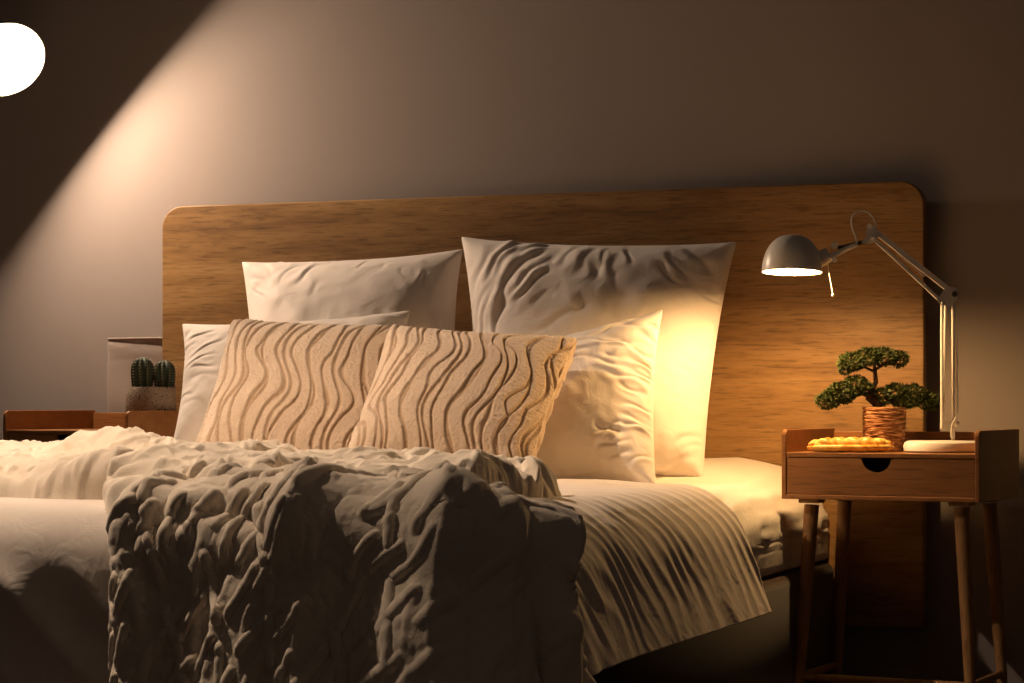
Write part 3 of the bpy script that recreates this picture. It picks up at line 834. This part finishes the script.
bm = bmesh.new(); tube(bm, [L(x, y, -.004) for x, y in cv], .0016, 8); lpart('cable', bm, M['metal'])

# ------------------------------------------------------------------ floor lamp at the left, one lit head in the frame, an added one outside it
Dl = .28
lc = V3(atY(4, 60, -Dl)); nl = Vector((.635, -.475, -.61)).normalized()
fl = empty('floor_lamp', (lc.x-.42, -.30, 0)); tag(fl, 'bright round lamp head shining on the wall at the upper left', 'lamp')
fo = Vector(fl.location)
def fpart(name, bm, m, parent=None):
    for v in bm.verts: v.co = v.co - fo
    return obj(name, bm, m, parent or fl, angle=.6)
RL = .100
def head(c, axis, R_, depth, bulb_prof, bmat, attach, lining='inner'):
    zax = -axis; xa = zax.orthogonal().normalized(); ya = zax.cross(xa)
    LM = Matrix.Translation(c) @ Matrix(((xa.x, ya.x, zax.x, 0), (xa.y, ya.y, zax.y, 0), (xa.z, ya.z, zax.z, 0), (0,0,0,1)))
    op = [(R_*math.cos(a), depth*math.sin(a)) for a in np.linspace(0, PI/2, 20)]; op[-1] = (0, depth)
    bm = bmesh.new(); lathe(bm, op, 64, LM); s2 = fpart('lamp_shade', bm, M['outer'])
    bm = bmesh.new(); lathe(bm, [(R_, 0)]+[(max(r-.003, 0), max(z-.003, 0) if z > .001 else 0.0) for r, z in op], 64, LM); fpart('shade_lining', bm, M[lining], s2)
    bm = bmesh.new(); lathe(bm, bulb_prof, 32, LM); fpart('bulb', bm, bmat, s2)
    e0 = LM @ Vector((0,0,depth-.001))
    pts = []
    p1 = e0 + zax*.10
    for t in np.linspace(0, 1, 12): pts.append(e0*(1-t)**2 + p1*2*t*(1-t) + attach*t*t)
    bm = bmesh.new(); tube(bm, pts, .007, 12); fpart('arm', bm, M['outer'])
fl.location = (-1.62, -.62, 0); fo = Vector(fl.location); bpy.context.view_layer.update()
head(lc, nl, RL, .055, [(0,.005),(.020,.0052),(.028,.007),(.029,.009),(.026,.014),(.012,.022),(.010,.035),(0,.036)], M['bulb_left'], Vector((fo.x, fo.y, 1.62)))
c2 = Vector((-.70, -1.72, 1.88)); n2v = Vector((.375, .20, -.905)).normalized()  # unseen second head, added to light the cushions and blanket
head(c2, n2v, .08, .185, [(0,.115),(.010,.117),(.017,.123),(.020,.133),(.017,.143),(.010,.149),(.010,.178),(0,.179)], M['bulb_bed_fill'], Vector((fo.x, fo.y, 1.64)), 'dark')
bm = bmesh.new(); tube(bm, [Vector((fo.x, fo.y, 1.66)), Vector((fo.x, fo.y, .02))], .011, 16); fpart('pole', bm, M['outer'])
bm = bmesh.new(); lathe(bm, [(0,0),(.13,0),(.13,.015),(.11,.022),(0,.024)], 40, Matrix.Translation((fo.x, fo.y, 0))); fpart('base', bm, M['outer'])

# ------------------------------------------------------------------ bonsai
bp = on((nsM.inverted() @ V3(atZ(881, 446, 4.62))).x, .178)
bn = empty('bonsai', bp); tag(bn, 'small green bonsai in a woven twine pot beside the lamp', 'bonsai')
ZN = float(np.dot(np.array(bp)-CAM, VV))
def N(x, y, dz=0): return V3(atZ(x, y, ZN+dz))
def bpart(name, bm, m, parent=None, angle=.7):
    for v in bm.verts: v.co = v.co - bp
    return obj(name, bm, m, parent or bn, angle=angle)
tw = mat('twine', (.30,.13,.055), .9, spec=.15); t = NT(tw)
v = t.mapped((60,60,260)); nz = t.noise(v, 1, 3, .6); rr_ = t.ramp(nz.outputs['Fac'], [(.35,(.14,.05,.02)),(.62,(.46,.24,.11))]); t.l(rr_.outputs[0], t.b.inputs['Base Color']); t.bump(nz.outputs['Fac'], .6, .002)
M['twine'] = tw
# pot: wound rings
pr = 20.5*ZN/F; ph = .0005
prof = [(0, ph), (pr*.80, ph)]
ptop = N(881, 407).z - bp.z
nr_ = 11
for i in range(nr_*6+1):
    f = i/(nr_*6); prof.append((pr*(.86+.14*math.sin(min(1, f*1.3)*PI/2)) + .0016*abs(math.sin(f*nr_*PI)), ph + (ptop-ph)*f))
prof += [(pr*.88, ptop), (pr*.85, ptop-.006), (0, ptop-.006)]
bm = bmesh.new(); lathe(bm, prof, 48, Matrix.Translation(bp))
rng = random.Random(4)
for v in bm.verts:
    d = v.co-bp; r = math.hypot(d.x, d.y)
    if r > .01: 
        a = math.atan2(d.y, d.x); s = 1+.02*math.sin(a*5+d.z*90)+rng.uniform(-.012,.012); v.co.x = bp.x+d.x*s; v.co.y = bp.y+d.y*s
pot = bpart('pot', bm, M['twine'])
bm = bmesh.new()
for i in range(12):   # loose strands of the twine wrap
    z = ph + (ptop-ph)*(i+.5)/12
    pts = []
    for k in range(41):
        a = 2*PI*k/40; rr = pr*(.885+.135*math.sin(min(1, ((i+.5)/12)*1.3)*PI/2)) + .0012*math.sin(a*7+i*2)
        pts.append(bp + Vector((rr*math.cos(a), rr*math.sin(a), z + .0016*math.sin(a*4+i*1.7))))
    tube(bm, pts, .0017, 6, False)
bpart('twine_wrap', bm, M['twine'], pot)
bark = mat('bark', (.055,.025,.013), .9); M['bark'] = bark
bm = bmesh.new()
tube(bm, [N(878,408), N(876,402), N(869,397.5), N(871,391), N(876,382), N(875,372), N(874,362)], [.010,.010,.0085,.0062,.005,.0042,.003], 12)
tube(bm, [N(872,397), N(864,394,.0), N(854,393,-.005), N(843,394,-.008), N(830,404,-.01)], [.0055,.0042,.0035,.003,.0015], 8)
tube(bm, [N(874,398), N(885,398,.005), N(900,396,.01), N(920,399,.012)], [.006,.004,.003,.0015], 8)
tube(bm, [N(875,372), N(862,366), N(850,362)], [.003,.0022,.0012], 6); tube(bm, [N(875,370), N(888,362), N(900,360)], [.003,.0022,.0012], 6)
bpart('trunk', bm, M['bark'])
lf = mat('bonsai_needles', (.06,.11,.025), .6, spec=.3); t = NT(lf)
v = t.mapped((1,1,1)); nz = t.noise(v, 130, 2, .6); rr_ = t.ramp(nz.outputs['Fac'], [(.35,(.022,.036,.009)),(.5,(.055,.078,.018)),(.66,(.14,.145,.038))]); t.l(rr_.outputs[0], t.b.inputs['Base Color'])
M['needle'] = lf
def pad(ells, count, seed):
    rg = random.Random(seed); bm = bmesh.new()
    tot = sum(e[2]*e[3] for e in ells)
    for (cx, cy, rx, ry, dz) in ells:
        c = N(cx, cy, dz); a = rx*ZN/F; b = ry*ZN/F
        m = int(count*rx*ry/tot)
        for i in range(m):
            ph = rg.uniform(0, 2*PI); ct = rg.uniform(-1, 1); st = math.sqrt(1-ct*ct); q = rg.uniform(.55, 1)**.5
            d = Vector((st*math.cos(ph), st*math.sin(ph), ct))
            p = c + Vector((d.x*a*q, d.y*a*.8*q, d.z*b*q))
            dirn = (d*.7 + Vector((rg.uniform(-1,1), rg.uniform(-1,1), rg.uniform(-.3,1)))*.8).normalized()
            for j in range(6):      # a tuft of narrow leaves
                e = (dirn + Vector((rg.uniform(-1,1), rg.uniform(-1,1), rg.uniform(-1,1)))*.7).normalized()
                ln = rg.uniform(.0045, .0095); s = e.orthogonal().normalized()*.0010
                v0 = bm.verts.new(p-s*.5); v1 = bm.verts.new(p+e*ln*.55+s); v2 = bm.verts.new(p+e*ln); v3 = bm.verts.new(p+e*ln*.5-s)
                bm.faces.new((v0, v1, v2, v3))
    return bm
def pad_obj(ells, count, seed):
    bm = pad(ells, count, seed)
    for v in bm.verts: v.co = v.co-bp
    me = bpy.data.meshes.new('foliage_pad'); bm.to_mesh(me); bm.free(); return link('foliage_pad', me, M['needle'], bn, False)
pad_obj([(852,362,13,8,-.004),(868,357,13,8,0),(884,357,13,8,.004),(899,359,9,7,.004),(845,368,6,6,-.004),(875,354,9,5,0)], 1500, 1)
pad_obj([(828,401,12,7,-.01),(842,393,14,10,-.008),(856,386,13,9,-.006),(866,389,6,6,-.004),(832,396,9,7,-.012)], 1500, 2)
pad_obj([(882,397,10,8,.004),(897,393,13,9,.008),(912,395,14,10,.010),(927,401,11,8,.012),(934,403,5,6,.012),(905,402,14,5,.010)], 1600, 3)

# ------------------------------------------------------------------ golden braided pastry on the nightstand
pa = on((nsM.inverted() @ V3(atZ(853, 450, 4.56))).x, .062)
gold = mat('golden_crust', (.80,.40,.07), .42, spec=.5); t = NT(gold)
v = t.mapped((1,1,1)); nz = t.noise(v, 70, 3, .6, .5); rr_ = t.ramp(nz.outputs['Fac'], [(.32,(.50,.17,.02)),(.5,(.85,.47,.08)),(.68,(.95,.68,.22))]); t.l(rr_.outputs[0], t.b.inputs['Base Color']); t.bump(nz.outputs['Fac'], .4, .004)
M['gold'] = gold
ps = empty('braided_pastry', pa, TH+math.radians(3)); tag(ps, 'flat golden yellow braided pastry lying at the front of the right nightstand', 'pastry')
bm = bmesh.new(); Lp, Wp = .089, .042
nst = 90
lathe(bm, [(0,.001),(.8,.001),(.97,.006),(1.0,.011),(.93,.0155),(0,.016)], 72)
for v in bm.verts:
    a = math.atan2(v.co.y, v.co.x); r = math.hypot(v.co.x, v.co.y)*(1+.025*math.sin(9*a))
    v.co.x = r*math.cos(a)*Lp*.98; v.co.y = r*math.sin(a)*Wp
obj('crust', bm, M['gold'], ps, angle=1.2)
for k in range(3):
    bm = bmesh.new(); pts = []
    for i in range(nst+1):
        f = i/nst*2-1; a = f*PI*2.0+k*2*PI/3
        env = math.sqrt(max(0, 1-abs(f)**3.0))
        pts.append(Vector((f*Lp*.93, Wp*.50*math.sin(a)*env, .0165+.0055*math.sin(2*a)*env)))
    tube(bm, pts, [.0085*max(.35, math.sqrt(max(0, 1-abs(i/nst*2-1)**4))) for i in range(nst+1)], 12)
    obj('strand', bm, M['gold'], ps, angle=1.2)

# ------------------------------------------------------------------ cactus pot on the left nightstand
lM = Matrix.Translation((ql[0]-LW*math.cos(LA), -.415-LW*math.sin(LA), 0)) @ Matrix.Rotation(LA, 4, 'Z')
def px_of(p):
    d = np.array([p[0],p[1],p[2]])-CAM; return 512+F*float(d@RR)/float(d@VV)
cx_ = min(np.linspace(LW-.20, LW-.072, 60), key=lambda q: abs(px_of(lM @ Vector((q, .15, ql[2])))-151))
cpos = lM @ Vector((cx_, .15, ql[2])); ZC = float(np.dot(np.array(cpos)-CAM, VV))
print('pot', cx_, px_of(cpos))
ck = empty('potted_cactus', cpos); tag(ck, 'round pot with two dark green ribbed cacti on the left nightstand', 'cactus')
pm = mat('patterned_pot', (.3,.25,.2), .7); t = NT(pm)
tc = t.n('ShaderNodeTexCoord'); sx = t.n('ShaderNodeSeparateXYZ'); t.l(tc.outputs['Object'], sx.inputs[0])
at2 = t.n('ShaderNodeMath', operation='ARCTAN2'); t.l(sx.outputs[1], at2.inputs[0]); t.l(sx.outputs[0], at2.inputs[1])
cmb = t.n('ShaderNodeCombineXYZ'); ml = t.n('ShaderNodeMath', operation='MULTIPLY'); ml.inputs[1].default_value = 9; t.l(at2.outputs[0], ml.inputs[0])
mz = t.n('ShaderNodeMath', operation='MULTIPLY'); mz.inputs[1].default_value = 190; t.l(sx.outputs[2], mz.inputs[0])
t.l(ml.outputs[0], cmb.inputs[0]); t.l(mz.outputs[0], cmb.inputs[1])
vo = t.n('ShaderNodeTexVoronoi', Scale=1.0, distance='MANHATTAN'); t.l(cmb.outputs[0], vo.inputs['Vector'])
ban = t.n('ShaderNodeMath', operation='SINE'); t.l(mz.outputs[0], ban.inputs[0])
ad = t.n('ShaderNodeMath', operation='ADD'); mb2 = t.n('ShaderNodeMath', operation='MULTIPLY'); mb2.inputs[1].default_value = .10
t.l(ban.outputs[0], mb2.inputs[0]); t.l(mb2.outputs[0], ad.inputs[0]); t.l(vo.outputs['Distance'], ad.inputs[1])
rr_ = t.ramp(ad.outputs[0], [(.38,(.03,.02,.013)),(.50,(.27,.21,.155))]); t.l(rr_.outputs[0], t.b.inputs['Base Color'])
M['potpat'] = pm; ml.inputs[1].default_value = 15; mz.inputs[1].default_value = 230
s = ZC/F; RP = 25*s
zt_ = (431-388)*s; zm = (431-413.5)*s
bm = bmesh.new(); lathe(bm, [(0,.0005),(RP*.93,.0005),(RP*.97,.004),(RP*.985,zm-.001)], 56); 
bs = obj('pot_foot', bm, M['potpat'], ck, angle=.7)
bm = bmesh.new(); lathe(bm, [(RP*.985,zm-.001),(RP,zm+.001),(RP,zt_-.002),(RP*.985,zt_),(RP*.93,zt_),(RP*.92,zt_-.012),(0,zt_-.012)], 56); obj('pot', bm, M['potpat'], ck, angle=.7)
cm = mat('cactus_skin', (.022,.036,.016), .6); t = NT(cm)
bm0 = None
for (px, rw, hh, dy) in ((142.5, 11.5, 30, -.01), (164.5, 11, 27, .006)):
    bm = bmesh.new(); ribs_n = 10; rings = []
    c = V3(atZ(px, 388, ZC+dy)) - cpos; r0 = rw*s; h0 = hh*s
    c.z = zt_-.012
    for i in range(25):
        f = i/24; zz = (h0+.012)*f; env = (math.sin(min(1, f*1.0+.0)*PI*.5+.9)*1.0 if False else math.sqrt(max(0, 1-max(0, (f-.62)/.38)**2.2)))*(.82+.18*math.sin(min(f/.6, 1)*PI/2))
        ring = []
        for k in range(80):
            a = 2*PI*k/80; rr = r0*env*(1-.30*(.5-.5*math.cos(ribs_n*a))**.7) + 1e-4
            ring.append(bm.verts.new(c + Vector((rr*math.cos(a), rr*math.sin(a), zz))))
        rings.append(ring)
    for i in range(24):
        for k in range(80): bm.faces.new((rings[i][k], rings[i][(k+1)%80], rings[i+1][(k+1)%80], rings[i+1][k]))
    bm.faces.new(rings[-1]); cc = obj('cactus', bm, cm, ck, smooth=True)
    bm = bmesh.new()    # rows of pale spines along the ribs
    for k in range(ribs_n):
        a = 2*PI*(k)/ribs_n
        for i in range(4, 24, 2):
            f = i/24; env = math.sqrt(max(0, 1-max(0, (f-.62)/.38)**2.2))*(.82+.18*math.sin(min(f/.6, 1)*PI/2))
            p = c + Vector((r0*env*math.cos(a), r0*env*math.sin(a), (h0+.012)*f))
            for j in (-1, 0, 1):
                d = Vector((math.cos(a+j*.5), math.sin(a+j*.5), .5+.3*j)).normalized()*.005
                tube(bm, [p, p+d], [.0004, .0001], 4)
    obj('spines', bm, mat('spine', (.45,.36,.22), .7), cc)

# pale linen bag standing on the floor between left nightstand and headboard
lin = fabric('pale_linen', (.32,.265,.232), wr=.2)
xb0, xb1 = float(atY(97, 400, -.075)[0]), float(atY(158, 400, -.075)[0])
zb1 = float(atY(130, 337, -.075)[2])
def linen_bag():
    rng = np.random.default_rng(6); n, k = 96, 60
    bw, bd = (xb1-xb0)/2, .017; P = np.zeros((n+1, k, 3)); 
    for i in range(n+1):
        a = 2*PI*i/n; ca, sa = math.cos(a), math.sin(a)
        P[i, :, 0] = (xb0+xb1)/2 + bw*np.sign(ca)*abs(ca)**.35
        P[i, :, 1] = -.0205 + bd*np.sign(sa)*abs(sa)**.5
    z = np.concatenate([np.linspace(.002, zb1-.012, k-8), np.linspace(zb1-.008, zb1, 8)])
    P[..., 2] = z
    X = (P[..., 0]-(xb0+xb1)/2)/bw
    fold = .004*np.sin((P[..., 2]-zb1)*150 + X*1.2)*np.clip(1-(zb1-P[..., 2])/.09, 0, 1) + .0025*np.sin(P[..., 2]*31+X*2)
    P[..., 1] -= fold
    lip = np.zeros(k); lip[-6:] = [.001,.003,.004,.004,.003,0]
    P[..., 1] += np.sign(P[..., 1]+.0205)*lip
    P[-1] = P[0]
    return P
lbp = linen_bag()
lb = grid_mesh('linen_bag', lbp, lin)
b2 = bmesh.new(); b2.from_mesh(lb.data); bmesh.ops.remove_doubles(b2, verts=b2.verts[:], dist=1e-5)
bmesh.ops.holes_fill(b2, edges=[e for e in b2.edges if e.is_boundary and e.verts[0].co.z < .1]); bmesh.ops.recalc_face_normals(b2, faces=b2.faces[:]); b2.to_mesh(lb.data); b2.free()
mm_ = lb.modifiers.new('thick', 'SOLIDIFY'); mm_.thickness = .002; mm_.offset = -1
tag(lb, 'pale linen bag with a rolled rim standing behind the left nightstand by the headboard', 'bag')

# ------------------------------------------------------------------ world and view
w = bpy.data.worlds.new('world'); bpy.context.scene.world = w; w.use_nodes = True
bg = w.node_tree.nodes['Background']; bg.inputs[0].default_value = (1, .72, .55, 1); bg.inputs[1].default_value = .021
vs_ = bpy.context.scene.view_settings
vs_.view_transform = 'Standard'; vs_.look = 'None'; vs_.gamma = 1; vs_.exposure = 0; vs_.use_curve_mapping = False
bpy.context.scene.cycles.max_bounces = 8
bpy.context.scene.cycles.sample_clamp_indirect = 4
